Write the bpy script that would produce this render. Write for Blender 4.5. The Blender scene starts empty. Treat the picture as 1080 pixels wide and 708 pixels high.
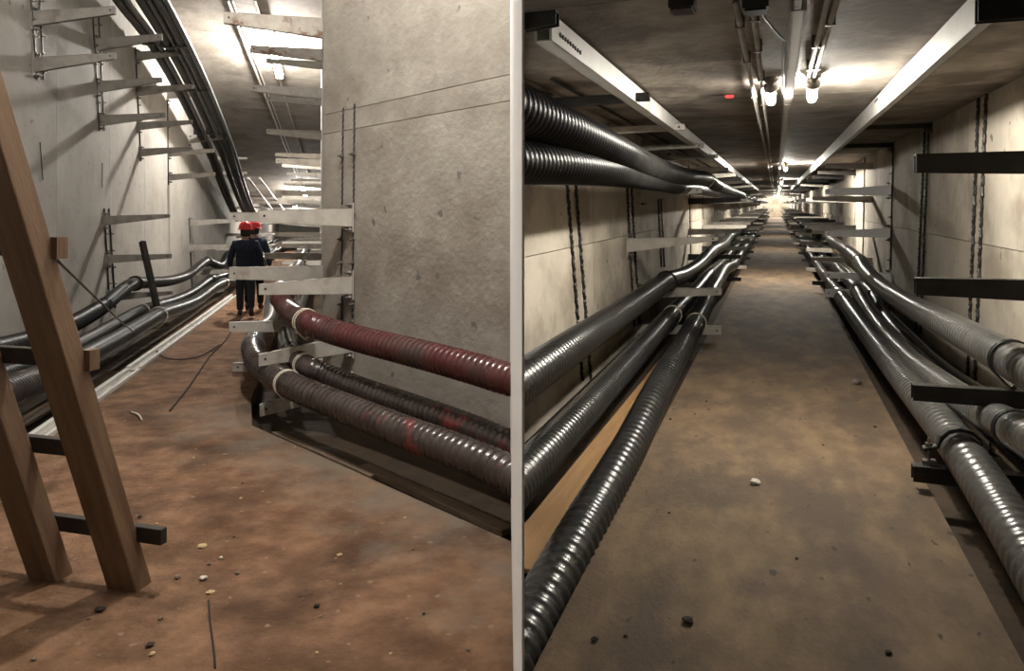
import bpy, bmesh, math, random
from mathutils import Vector as V, Matrix
random.seed(7)
PI = math.pi
sc = bpy.context.scene
COL = sc.collection

# ------------------------------------------------------------------ camera, world, exposure
FPX, HY, EYE = 800.0, 240.0, 1.6          # focal length and horizon row of the 1080x708 frame, eye height
cam_d = bpy.data.cameras.new('camera'); cam = bpy.data.objects.new('camera', cam_d); COL.objects.link(cam)
cam.location = (0, 0, EYE); cam.rotation_euler = (PI / 2, 0, 0)
cam_d.sensor_width = 36; cam_d.lens = FPX * 36 / 1080
cam_d.shift_y = -(354 - HY) / 1080; cam_d.clip_start = .05; cam_d.clip_end = 400
sc.camera = cam
world = bpy.data.worlds.new('world'); sc.world = world; world.use_nodes = True
world.node_tree.nodes['Background'].inputs[0].default_value = (.9, .85, .75, 1)
world.node_tree.nodes['Background'].inputs[1].default_value = .02
vs = sc.view_settings
vs.view_transform = 'Standard'; vs.look = 'None'; vs.gamma = 1; vs.exposure = 0.0; vs.use_curve_mapping = False
# lamp strengths (W) used by the lamp builders below
P_NEAR, P_CEIL, P_FARL, P_R1, P_RFAR = 600, 1300, 400, 185, 330

# ------------------------------------------------------------------ frames of reference
def ray(px, py): return V(((px - 540) / FPX, 1, (HY - py) / FPX))
class Frame:
    def __init__(s, vp, origin=None):
        s.Y = ray(*vp).normalized(); s.X = s.Y.cross(V((0, 0, 1))).normalized(); s.Z = s.X.cross(s.Y)
        s.O = V((0, 0, EYE)) - s.Z * EYE if origin is None else origin
        s.R = Matrix((s.X, s.Y, s.Z)).transposed()
        s.M = Matrix.Translation(s.O) @ s.R.to_4x4()
        s.c = s.R.transposed() @ (V((0, 0, EYE)) - s.O)
    def at(s, px, py, u=None, t=None, h=None):
        d = s.R.transposed() @ ray(px, py)
        k = (u - s.c.x) / d.x if u is not None else (t - s.c.y) / d.y if t is not None else (h - s.c.z) / d.z
        return s.c + d * k
    def w(s, p): return s.O + s.R @ V(p)
    def inv(s, p): return s.R.transposed() @ (V(p) - s.O)
L = Frame((337, 240)); R = Frame((818, 215))
def floorpt(px, py):
    r = ray(px, py); return V((0, 0, EYE)) + r * (EYE / -r.z)
corner = floorpt(341, 419)
W = Frame((-200, 240), corner)            # oblique wall on the right of the left tunnel; u=0 is its face, -u into the room
WD = Frame((540, 240), V((0, 0, 0)))      # plain world axes
uLW, uRW = -3.05, L.inv(corner).x
RW = 1.6; RC = 2.46

# ------------------------------------------------------------------ materials
MATS = {}
def mk(name, c1, c2=None, scale=4, rough=.7, metal=0, bump=0, bscale=None, c3=None, s3=1.2, t3=(.5, .62), emit=None, detail=8, aniso=(1, 1, 1), wave=None, spec=.5, speck=None):
    m = bpy.data.materials.new(name); m.use_nodes = True; MATS[name] = m
    nt = m.node_tree; n = nt.nodes; l = nt.links; b = n['Principled BSDF']
    b.inputs['Base Color'].default_value = (*c1, 1); b.inputs['Roughness'].default_value = rough
    b.inputs['Metallic'].default_value = metal; b.inputs['Specular IOR Level'].default_value = spec
    if emit:
        b.inputs['Emission Color'].default_value = (*emit[0], 1); b.inputs['Emission Strength'].default_value = emit[1]
    tc = n.new('ShaderNodeTexCoord'); mp = n.new('ShaderNodeMapping'); mp.inputs['Scale'].default_value = aniso
    oi = n.new('ShaderNodeObjectInfo'); ad = n.new('ShaderNodeVectorMath'); ad.operation = 'ADD'
    mul = n.new('ShaderNodeMath'); mul.operation = 'MULTIPLY'; mul.inputs[1].default_value = 37
    l.new(oi.outputs['Random'], mul.inputs[0]); l.new(tc.outputs['Object'], ad.inputs[0]); l.new(mul.outputs[0], ad.inputs[1])
    l.new(ad.outputs[0], mp.inputs[0])
    def noise(s, d=detail, r=.62):
        t = n.new('ShaderNodeTexNoise'); t.inputs['Scale'].default_value = s; t.inputs['Detail'].default_value = d; t.inputs['Roughness'].default_value = r
        l.new(mp.outputs[0], t.inputs['Vector']); return t
    def ramp(src, a, z):
        r = n.new('ShaderNodeValToRGB'); r.color_ramp.elements[0].position = a; r.color_ramp.elements[1].position = z
        l.new(src, r.inputs[0]); return r.outputs[0]
    def mix(f, a, z):
        x = n.new('ShaderNodeMix'); x.data_type = 'RGBA'; l.new(f, x.inputs[0])
        for s, v in ((6, a), (7, z)):
            if isinstance(v, tuple): x.inputs[s].default_value = (*v, 1)
            else: l.new(v, x.inputs[s])
        return x.outputs[2]
    col = None
    if c2:
        col = mix(ramp(noise(scale).outputs[0], .35, .65), c1, c2)
        if c3: col = mix(ramp(noise(s3, 5).outputs[0], *t3), col, c3)
        if wave:
            wv = n.new('ShaderNodeTexWave'); wv.inputs['Scale'].default_value = wave[0]; wv.inputs['Distortion'].default_value = wave[1]; wv.inputs['Detail'].default_value = 4
            l.new(mp.outputs[0], wv.inputs['Vector']); col = mix(ramp(wv.outputs[0], .2, .9), col, wave[2])
        if speck: col = mix(ramp(noise(speck[0], 2, .4).outputs[0], speck[1], speck[1] + .03), col, speck[2])
        l.new(col, b.inputs['Base Color'])
    if bump:
        bp = n.new('ShaderNodeBump'); bp.inputs['Strength'].default_value = bump; bp.inputs['Distance'].default_value = .02
        l.new(noise(bscale or scale * 6).outputs[0], bp.inputs['Height']); l.new(bp.outputs[0], b.inputs['Normal'])
    return m
mk('concrete', (.25, .232, .205), (.345, .322, .288), 1.6, .85, bump=.25, bscale=14, c3=(.20, .182, .158), s3=.8, t3=(.5, .66), speck=(9, .70, (.17, .155, .14)))
mk('concrete_oblique', (.285, .256, .218), (.385, .352, .305), 2.4, .85, bump=.45, bscale=16, c3=(.245, .212, .175), s3=1.3, t3=(.48, .66), speck=(6, .71, (.17, .153, .138)))
mk('concrete_ceiling', (.20, .175, .15), (.29, .26, .225), 2.2, .8, bump=.25, bscale=18, c3=(.16, .135, .11), s3=.9, t3=(.48, .62))
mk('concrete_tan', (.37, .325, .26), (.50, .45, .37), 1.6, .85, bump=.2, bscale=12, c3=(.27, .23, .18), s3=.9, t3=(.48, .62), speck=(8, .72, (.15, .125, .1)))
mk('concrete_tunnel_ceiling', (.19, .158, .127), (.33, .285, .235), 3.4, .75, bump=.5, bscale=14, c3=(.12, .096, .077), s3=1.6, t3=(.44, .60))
mk('dirt_floor', (.14, .074, .040), (.26, .150, .088), 5.5, .92, bump=1.0, bscale=34, c3=(.082, .043, .024), s3=1.7, t3=(.48, .66), speck=(16, .71, (.26, .18, .12)), spec=.2)
def cement_zone():
    m = MATS['dirt_floor']; nt = m.node_tree; n = nt.nodes; l = nt.links; b = n['Principled BSDF']
    old = b.inputs['Base Color'].links[0].from_socket
    tc = n.new('ShaderNodeTexCoord'); dt = n.new('ShaderNodeVectorMath'); dt.operation = 'DOT_PRODUCT'; l.new(tc.outputs['Object'], dt.inputs[0]); dt.inputs[1].default_value = W.X
    nz = n.new('ShaderNodeTexNoise'); nz.inputs['Scale'].default_value = 2.2; nz.inputs['Detail'].default_value = 9; nz.inputs['Roughness'].default_value = .7; l.new(tc.outputs['Object'], nz.inputs['Vector'])
    ma = n.new('ShaderNodeMath'); ma.operation = 'MULTIPLY_ADD'; l.new(nz.outputs[0], ma.inputs[0]); ma.inputs[1].default_value = 2.6; l.new(dt.outputs['Value'], ma.inputs[2])
    e = corner.dot(W.X) - 1.02
    mr = n.new('ShaderNodeMapRange'); l.new(ma.outputs[0], mr.inputs[0]); mr.inputs[1].default_value = e + .75; mr.inputs[2].default_value = e + 1.55
    mx = n.new('ShaderNodeMix'); mx.data_type = 'RGBA'; l.new(mr.outputs[0], mx.inputs[0]); l.new(old, mx.inputs[6]); mx.inputs[7].default_value = (.20, .168, .135, 1)
    d2 = n.new('ShaderNodeVectorMath'); d2.operation = 'DOT_PRODUCT'; l.new(tc.outputs['Object'], d2.inputs[0]); d2.inputs[1].default_value = W.Y
    m2 = n.new('ShaderNodeMapRange'); l.new(d2.outputs['Value'], m2.inputs[0]); k0 = corner.dot(W.Y); m2.inputs[1].default_value = k0 - .5; m2.inputs[2].default_value = k0 + .9; m2.inputs[3].default_value = .75; m2.inputs[4].default_value = 0
    mm = n.new('ShaderNodeMath'); mm.operation = 'MULTIPLY'; l.new(mr.outputs[0], mm.inputs[0]); l.new(m2.outputs[0], mm.inputs[1]); l.new(mm.outputs[0], mx.inputs[0]); l.new(mx.outputs[2], b.inputs['Base Color'])
cement_zone()
mk('gutter_dark', (.04, .03, .022), (.065, .046, .03), 4, .95, bump=.5, bscale=20, spec=.2)  # near-black base colour for the gutter beds
mk('cement_patch', (.20, .17, .14), (.15, .09, .06), 5, .9, bump=.5, bscale=26)
mk('tan_floor', (.105, .068, .037), (.185, .123, .066), 6, .85, bump=.5, bscale=40, c3=(.078, .052, .031), s3=2.6, t3=(.46, .62), speck=(20, .72, (.045, .033, .02)), aniso=(1, .45, 1))
mk('white_paint', (.95, .95, .945), rough=.8)
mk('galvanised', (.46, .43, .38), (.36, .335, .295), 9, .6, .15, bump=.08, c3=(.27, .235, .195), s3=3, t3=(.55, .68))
mk('galvanised_shaded', (.27, .25, .222), (.20, .185, .162), 9, .6, .15, bump=.08, c3=(.14, .12, .10), s3=3, t3=(.55, .68))  # darker copy of galvanised, shade of unlit faces put into the colour
mk('rusty_galvanised', (.42, .38, .33), (.30, .26, .22), 8, .6, .15, bump=.1, c3=(.16, .09, .055), s3=6, t3=(.54, .62))
mk('dark_steel', (.022, .02, .018), (.04, .035, .03), 8, .5, .3)
mk('bolt_steel', (.10, .09, .08), (.2, .18, .16), 20, .5, .5)
mk('white_tray', (.72, .71, .68), (.62, .61, .58), 4, .5, .1)
mk('grey_tray', (.42, .39, .35), (.34, .32, .285), 4, .55, .2)
mk('pipe_black', (.013, .0125, .012), (.028, .027, .026), 5, .36, bump=.05, spec=.05)
mk('pipe_black_shiny', (.016, .0155, .015), (.03, .029, .028), 5, .30, bump=.05, spec=.55)
mk('pipe_grey', (.06, .058, .055), (.10, .096, .09), 5, .28, bump=.05, spec=.7)
mk('pipe_brown', (.036, .026, .024), (.066, .051, .046), 5, .27, bump=.05, spec=.7, c3=(.19, .035, .035), s3=2.4, t3=(.60, .66))
mk('pipe_red', (.075, .014, .016), (.10, .03, .03), 4, .27, bump=.05, spec=.7, c3=(.05, .034, .03), s3=1.6, t3=(.46, .62))
mk('pipe_dusty', (.022, .02, .019), (.045, .04, .036), 5, .42, spec=.06, c3=(.28, .19, .15), s3=5, t3=(.62, .70))
mk('cable_black', (.018, .018, .018), (.03, .03, .03), 5, .45)
mk('cable_sleeve', (.05, .055, .058), (.085, .09, .09), 5, .4)
mk('tie_white', (.62, .57, .48), (.5, .45, .37), 8, .6)
mk('wood', (.19, .118, .066), (.135, .078, .042), 3, .75, bump=.3, bscale=18, aniso=(9, 9, .7), c3=(.12, .065, .035), s3=1.8, t3=(.55, .68))
mk('plank', (.36, .205, .085), (.27, .15, .06), 3, .75, bump=.2, bscale=14, aniso=(8, .7, 8))
mk('old_plank', (.13, .085, .055), (.2, .145, .10), 3, .85, bump=.3, bscale=14, aniso=(8, .7, 8))
mk('rung_black', (.016, .013, .011), (.035, .026, .02), 6, .8, c3=(.10, .06, .035), s3=7, t3=(.62, .70))
mk('navy', (.012, .018, .04), (.02, .028, .055), 12, .9, bump=.2)
mk('trouser', (.008, .009, .014), (.014, .015, .022), 12, .9)
mk('skin', (.42, .24, .165), rough=.6)
mk('hair', (.02, .015, .012), rough=.8)
mk('boot', (.05, .028, .02), (.03, .018, .014), 9, .7)
mk('helmet_red', (.62, .025, .03), rough=.3)
mk('seam_dark', (.05, .04, .032), rough=.95)
mk('paper', (.62, .58, .50), (.5, .46, .4), 9, .8)
mk('scrap_yellow', (.50, .38, .2), (.42, .3, .15), 9, .8)
mk('dark_dirt', (.02, .015, .01), (.035, .024, .016), 9, .95)
mk('red_plastic', (.55, .04, .04), rough=.4)
mk('lamp_tube', (1, 1, 1), emit=((1, .97, .90), 40))
mk('lamp_bulb', (1, 1, 1), emit=((1, .96, .86), 40))
mk('foil_wrap', (.5, .48, .44), (.35, .33, .3), 9, .45, .3, bump=.4)

# ------------------------------------------------------------------ mesh builder
class MB:
    def __init__(s): s.v = []; s.f = []
    def box(s, a, b):
        i = len(s.v); x0, y0, z0 = a; x1, y1, z1 = b
        s.v += [(x0, y0, z0), (x1, y0, z0), (x1, y1, z0), (x0, y1, z0), (x0, y0, z1), (x1, y0, z1), (x1, y1, z1), (x0, y1, z1)]
        s.f += [tuple(i + k for k in q) for q in ((0, 3, 2, 1), (4, 5, 6, 7), (0, 1, 5, 4), (1, 2, 6, 5), (2, 3, 7, 6), (3, 0, 4, 7))]
        return s
    def hexa(s, p):                       # 8 points, order as box
        i = len(s.v); s.v += [tuple(q) for q in p]
        s.f += [tuple(i + k for k in q) for q in ((0, 3, 2, 1), (4, 5, 6, 7), (0, 1, 5, 4), (1, 2, 6, 5), (2, 3, 7, 6), (3, 0, 4, 7))]
        return s
    def tube(s, pts, rad, n=12, caps=True, flat=1.0):
        pts = [V(p) for p in pts]; N = len(pts); i0 = len(s.v)
        T = [(pts[min(k + 1, N - 1)] - pts[max(k - 1, 0)]).normalized() for k in range(N)]
        a = V((0, 0, 1)) if abs(T[0].z) < .9 else V((1, 0, 0))
        nx = T[0].cross(a).normalized()
        cs = [(math.cos(2 * PI * j / n), math.sin(2 * PI * j / n)) for j in range(n)]
        for k in range(N):
            nx = (nx - T[k] * nx.dot(T[k])).normalized(); ny = T[k].cross(nx)
            r = rad[k] if isinstance(rad, (list, tuple)) else rad
            for c, q in cs: s.v.append(tuple(pts[k] + nx * (c * r) + ny * (q * r * flat)))
        for k in range(N - 1):
            b = i0 + k * n
            for j in range(n): s.f.append((b + j, b + (j + 1) % n, b + n + (j + 1) % n, b + n + j))
        if caps:
            s.f.append(tuple(i0 + j for j in reversed(range(n)))); s.f.append(tuple(i0 + (N - 1) * n + j for j in range(n)))
        return s
    def cyl(s, a, b, r, n=10): return s.tube([a, b], r, n)
    def lathe(s, prof, n=16, at=(0, 0, 0)):
        i0 = len(s.v); m = len(prof)
        for r, z in prof:
            for j in range(n): s.v.append((at[0] + r * math.cos(2 * PI * j / n), at[1] + r * math.sin(2 * PI * j / n), at[2] + z))
        for k in range(m - 1):
            for j in range(n): s.f.append((i0 + k * n + j, i0 + k * n + (j + 1) % n, i0 + (k + 1) * n + (j + 1) % n, i0 + (k + 1) * n + j))
        s.f.append(tuple(i0 + j for j in reversed(range(n)))); s.f.append(tuple(i0 + (m - 1) * n + j for j in range(n)))
        return s
    def mesh(s, name, mat, smooth=False):
        me = bpy.data.meshes.new(name); me.from_pydata(s.v, [], s.f); me.materials.append(MATS[mat])
        if smooth: me.shade_smooth()
        me.update(); return me
    def build(s, name, mat, parent=None, M=None, smooth=False):
        return link(name, s.mesh(name, mat, smooth), parent, M)
def link(name, me, parent=None, M=None):
    o = bpy.data.objects.new(name, me); COL.objects.link(o)
    if parent: o.parent = parent
    if M is not None: o.matrix_local = M
    return o
def tag(o, label=None, cat=None, group=None, kind=None):
    for k, v in (('label', label), ('category', cat), ('group', group), ('kind', kind)):
        if v: o[k] = v
    return o
def empty(name, M, label, cat, group=None):
    o = bpy.data.objects.new(name, None); COL.objects.link(o); o.matrix_world = M; o.empty_display_size = .1
    return tag(o, label, cat, group)
def FM(fr, p): return fr.M @ Matrix.Translation(V(p))
def bevel(o, w, seg=2):
    b = o.modifiers.new('bevel', 'BEVEL'); b.width = w; b.segments = seg; b.limit_method = 'ANGLE'; return o
def bisect(me, co, no):
    bm = bmesh.new(); bm.from_mesh(me)
    bmesh.ops.bisect_plane(bm, geom=bm.verts[:] + bm.edges[:] + bm.faces[:], plane_co=co, plane_no=no, clear_outer=True)
    bm.to_mesh(me); bm.free()
def catmull(P, step):
    P = [V(p) for p in P]; Q = [P[0] * 2 - P[1]] + P + [P[-1] * 2 - P[-2]]; out = []
    for i in range(1, len(Q) - 2):
        a, b, c, d = Q[i - 1:i + 3]; n = max(2, int((c - b).length / step * 2))
        for k in range(n):
            t = k / n
            out.append(.5 * ((2 * b) + (c - a) * t + (2 * a - 5 * b + 4 * c - d) * t * t + (3 * b - a - 3 * c + d) * t ** 3))
    out.append(P[-1])
    res = [out[0]]; acc = 0                # resample at equal arc length
    for i in range(1, len(out)):
        seg = out[i] - out[i - 1]; ln = seg.length; pos = step - acc
        while pos <= ln and ln > 0: res.append(out[i - 1] + seg * (pos / ln)); pos += step
        acc = (acc + ln) % step if ln > 0 else acc
    return res

# ------------------------------------------------------------------ the shell: walls, floors, ceilings built of cast panels
def slab(name, fr, P0, U, Wv, N, nu, nv, mat, gap=.007, th=.03, back=.25, backmat='seam_dark', label=None):
    """backing slab named name (structure) with cast panels as children; P0 corner, U and Wv edge vectors, N normal into the room"""
    P0, U, Wv, N = V(P0), V(U), V(Wv), V(N).normalized()
    ux, wx = U.normalized(), Wv.normalized(); lu, lw = U.length, Wv.length
    A = Matrix((ux, wx, N)).transposed().to_4x4()
    M = fr.M @ Matrix.Translation(P0) @ A
    root = MB().box((0, 0, -back), (lu, lw, -th)).build(name, backmat, None, None); root.matrix_world = M
    tag(root, kind='structure')
    if label: root['label'] = label
    pu, pv = lu / nu, lw / nv
    me = MB().box((gap / 2, gap / 2, -th), (pu - gap / 2, pv - gap / 2, 0)).mesh('panel', mat)
    for i in range(nu):
        for j in range(nv): link('panel', me, root, Matrix.Translation((i * pu, j * pv, 0)))
    return root
# left tunnel
slab('wall_left', L, (uLW, 62, 0), (0, -66, 0), (0, 0, 6.6), (1, 0, 0), 28, 1, 'concrete')
wlen = -W.at(538, 490, u=0).y
hB = W.at(450, 122, u=0).z; hA = W.at(450, 97.5, u=0).z
ow = slab('wall_right_oblique', W, (0, 0, 0), (0, -wlen - .05, 0), (0, 0, hB), (-1, 0, 0), 1, 1, 'concrete_oblique', gap=.006, back=.07)
for z0, z1 in ((hB, hA), (hA, 6.6)):
    link('panel', MB().box((.003, z0 + .003, -.03), (wlen + .05, z1 - .003, 0)).mesh('panel', 'concrete_oblique'), ow)
link('backing', MB().box((0, hB, -.07), (wlen + .05, 6.6, -.03)).mesh('backing', 'seam_dark'), ow)
slab('wall_right_far', L, (uRW, L.inv(corner).y + .02, 0), (0, 55, 0), (0, 0, 6.6), (-1, 0, 0), 22, 1, 'concrete')
# floors: raised walkways with dark gutters under the pipes
def poly_slab(name, pts, th, mat):
    n = len(pts); me = bpy.data.meshes.new(name)
    v = [tuple(p) for p in pts] + [tuple(V(p) - V((0, 0, th))) for p in pts]
    f = [tuple(range(n)), tuple(reversed(range(n, 2 * n)))] + [(i, n + i, n + (i + 1) % n, (i + 1) % n) for i in range(n)]
    me.from_pydata(v, [], f); me.materials.append(MATS[mat])
    bm = bmesh.new(); bm.from_mesh(me); bmesh.ops.recalc_face_normals(bm, faces=bm.faces[:]); bm.to_mesh(me); bm.free(); me.update(); return me
wg = [W.w((-.93, W.at(541, 400, u=-.93).y, 0)), W.w((-.93, W.at(292, 444, h=0).y, 0))]
pts = [V((.015, -3.7, 0)), V((.015, wg[0].y, 0)), wg[0], wg[1], L.w((-.62, L.inv(wg[1]).y + 1.0, 0)), L.w((-.9, 61.5, 0)), L.w((-2.17, 61.5, 0)), L.w((-2.17, -4, 0))]
tag(link('floor', poly_slab('floor', pts, .16, 'dirt_floor')), 'reddish brown dirty floor of the left tunnel', None, None, 'structure')
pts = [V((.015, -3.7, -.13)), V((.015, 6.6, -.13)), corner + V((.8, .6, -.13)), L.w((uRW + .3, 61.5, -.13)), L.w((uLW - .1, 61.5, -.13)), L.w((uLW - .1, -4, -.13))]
tag(link('floor_gutter', poly_slab('floor_gutter', pts, .1, 'gutter_dark')), 'dark gutter bed under the left tunnel pipes', None, None, 'structure')
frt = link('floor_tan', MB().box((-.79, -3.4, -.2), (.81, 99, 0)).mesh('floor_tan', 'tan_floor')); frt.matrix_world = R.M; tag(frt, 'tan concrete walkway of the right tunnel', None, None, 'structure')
frg = link('floor_tan_gutter', MB().box((-RW - .1, -3.4, -.3), (RW + .1, 99, -.13)).mesh('floor_tan_gutter', 'gutter_dark')); frg.matrix_world = R.M; tag(frg, 'dark gutter bed under the right tunnel pipes', None, None, 'structure')
# left ceiling: flat, then sloping down with the tunnel, then low
slab('ceiling_left', L, (uLW - .1, -4, 6.0), (0, 18, 0), (9, 0, 0), (0, 0, -1), 6, 1, 'concrete_ceiling')
slab('ceiling_slope', L, (uLW - .1, 14, 6.0), (0, 20, -3.2), (3.6, 0, 0), (0, -3.2, -20), 8, 1, 'concrete_ceiling')
slab('ceiling_low', L, (uLW - .1, 34, 2.8), (0, 28, 0), (3.6, 0, 0), (0, 0, -1), 8, 1, 'concrete_ceiling')
slab('wall_end_left', L, (uLW - .1, 61, 0), (3.6, 0, 0), (0, 0, 3.2), (0, -1, 0), 1, 1, 'concrete')
# right tunnel
ta = R.at(553, 470, u=-RW).y
slab('wall_tunnel_left', R, (-RW, ta, 0), (0, 99 - ta, 0), (0, 0, RC + .05), (1, 0, 0), 45, 2, 'concrete_tan', back=.06)
slab('wall_tunnel_right', R, (RW, 99, 0), (0, -102, 0), (0, 0, RC + .05), (-1, 0, 0), 48, 2, 'concrete_tan')
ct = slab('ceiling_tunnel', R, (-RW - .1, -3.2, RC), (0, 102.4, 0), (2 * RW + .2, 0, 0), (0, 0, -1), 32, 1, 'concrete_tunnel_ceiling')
slab('wall_tunnel_end', R, (-RW, 98.5, 0), (2 * RW, 0, 0), (0, 0, RC), (0, -1, 0), 1, 1, 'concrete_tan')
slab('wall_lightblock_above', WD, (.02, -3.6, 2.42), (0, 4.86, 0), (0, 0, 3.8), (-1, 0, 0), 3, 1, 'concrete', back=.08)  # unseen wall added to keep left tunnel light out of the right one
slab('wall_lightblock_behind', WD, (.02, -3.6, 0), (0, 3.4, 0), (0, 0, 2.42), (-1, 0, 0), 2, 1, 'concrete', back=.08)  # unseen divider added behind the camera against light spilling between tunnels
slab('wall_rear', WD, (4, -3.6, 0), (-9.5, 0, 0), (0, 0, 6.2), (0, 1, 0), 4, 1, 'concrete')
slab('wall_chamber_right', WD, (4.0, 3, 0), (0, -6.8, 0), (0, 0, 6.2), (-1, 0, 0), 3, 1, 'concrete')
# white partition added between tunnels, thin near edge, left face angled to catch light
def X(px, d): return (px - 540) / FPX * d
dn, dl = 1.25, W.w((0, -wlen, 0)).y
dr = R.w((-RW, ta, 0)).y
foot = [(X(550.5, dn), dn), (X(553, dn), dn), (X(553, dr), dr + .02), (X(553, dr), dl + .1), (X(538, dl), dl + .1), (X(538, dl), dl)]
me = poly_slab('partition', [V((x, y, 6.2)) for x, y in foot], 6.2, 'white_paint')
bm = bmesh.new(); bm.from_mesh(me); bmesh.ops.recalc_face_normals(bm, faces=bm.faces[:]); bm.to_mesh(me); bm.free()
tag(link('wall_added_partition', me), 'narrow white added partition wall between the two tunnels', None, None, 'structure')
PL_co = V((X(550.5, dn), dn, 0)); PL_dir = V((X(538, dl), dl, 0)) - PL_co
PL_no = V((PL_dir.y, -PL_dir.x, 0)).normalized()          # points right (+x): cuts the left tunnel's pipes inside the partition
PR_co = V((X(552.2, 3), 3, 0)); PR_no = -V((3, -X(552.2, 3), 0)).normalized()
bpy.context.view_layer.update()
for ob in [ct, frt, frg] + list(ct.children):                       # trim the ceiling at the partition
    mw = ob.matrix_world
    if min((mw @ V(c)).y for c in ob.bound_box) > 6: continue
    ob.data = ob.data.copy(); mi = mw.inverted(); bisect(ob.data, mi @ PR_co, (mi.to_3x3() @ PR_no).normalized())
# beam closing the end of the sloping ceiling
link('beam', MB().box((uLW, 33.6, 2.62), (uRW, 34.2, 2.95)).mesh('beam', 'concrete_ceiling')).matrix_world = L.M
tag(bpy.data.objects['beam'], 'dark concrete cross beam where the left ceiling drops low', None, None, 'structure')
bpy.data.objects['beam'].name = 'trim_1'

# ------------------------------------------------------------------ cantilever brackets
HOLE = MB().cyl((0, 0, 0), (0, -.004, 0), .011, 8).mesh('hole', 'dark_steel')
BOLT = {}
def bolt_mesh(sx):
    if sx not in BOLT:
        BOLT[sx] = MB().cyl((0, 0, 0), (sx * .06, 0, 0), .008, 8).cyl((sx * .012, 0, 0), (sx * .032, 0, 0), .02, 6).mesh('bolt', 'bolt_steel')
    return BOLT[sx]
CACHE = {}
def bracket(fr, root, tip, hr, ht, label, mat='galvanised', wd=.055, group=None, simple=False, slots=False, plate=True, boltmat=None):
    """root/tip: top edge end points in frame coordinates (same t); hr/ht web heights"""
    root, tip = V(root), V(tip); d = tip - root; sx = 1 if d.x > 0 else -1
    M = fr.M @ Matrix.Translation(root)
    o = empty('cantilever_bracket', M, label, 'bracket', group)
    key = (round(d.x, 2), round(d.z, 2), round(hr, 2), round(ht, 2), mat, wd)
    if key not in CACHE:
        m = MB(); th = .006
        dx, dz = d.x, d.z
        def web(y0, y1, a0=0):
            m.hexa([(0, y0, -hr), (dx, y0, dz - ht), (dx, y1, dz - ht), (0, y1, -hr), (0, y0, 0), (dx, y0, dz), (dx, y1, dz), (0, y1, 0)] if sx > 0 else
                   [(dx, y0, dz - ht), (0, y0, -hr), (0, y1, -hr), (dx, y1, dz - ht), (dx, y0, dz), (0, y0, 0), (0, y1, 0), (dx, y1, dz)])
        web(-wd / 2, -wd / 2 + th); web(wd / 2 - th, wd / 2)
        a, b = ((0, 0), (dx, dz)) if sx > 0 else ((dx, dz), (0, 0))
        m.hexa([(a[0], -wd / 2, a[1] - th), (b[0], -wd / 2, b[1] - th), (b[0], wd / 2, b[1] - th), (a[0], wd / 2, a[1] - th),
                (a[0], -wd / 2, a[1] + .001), (b[0], -wd / 2, b[1] + .001), (b[0], wd / 2, b[1] + .001), (a[0], wd / 2, a[1] + .001)])
        # gusset bulkhead near the root
        m.box((min(.3 * dx, .3 * dx + .006), -wd / 2, -hr * .6), (max(.3 * dx, .3 * dx + .006), wd / 2, -.006 + .3 * dz if dz < 0 else -.006))
        CACHE[key] = m.mesh('arm', mat)
    link('arm', CACHE[key], o)
    if simple: return o
    if plate:
        pk = ('p', round(hr, 2), sx, mat)
        if pk not in CACHE: CACHE[pk] = MB().box((min(0, sx * .012), -.05, -hr - .05), (max(0, sx * .012), .05, .05)).mesh('base_plate', mat)
        link('base_plate', CACHE[pk], o)
        for z in (.03, -hr - .03):
            for y in (-.03, .03): link('bolt', bolt_mesh(sx), o, Matrix.Translation((sx * .012, y, z)))
    k = .06 / max(.2, abs(d.x))
    link('hole', HOLE, o, Matrix.Translation((d.x - sx * .05, -wd / 2, d.z * (1 - k) - ht * .5)))
    if slots:
        for q in (.12, .45, .65, .85):
            link('slot', MB().box((-.035, -.009, 0), (.035, .009, .002)).mesh('slot', 'seam_dark'), o, Matrix.Translation((d.x * (1 - q), 0, d.z * (1 - q) + .001)))
    return o
def pbracket(fr, wall_u, rpx, tpx, hr_px, ht_px, label, **k):
    a = fr.at(*rpx, u=wall_u); b = fr.at(*tpx, t=a.y)
    s = abs(tpx[0] - rpx[0]) / max(.05, (b - a).length)       # px per metre there
    return bracket(fr, a, b, hr_px / s, ht_px / s, label, **k)
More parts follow.
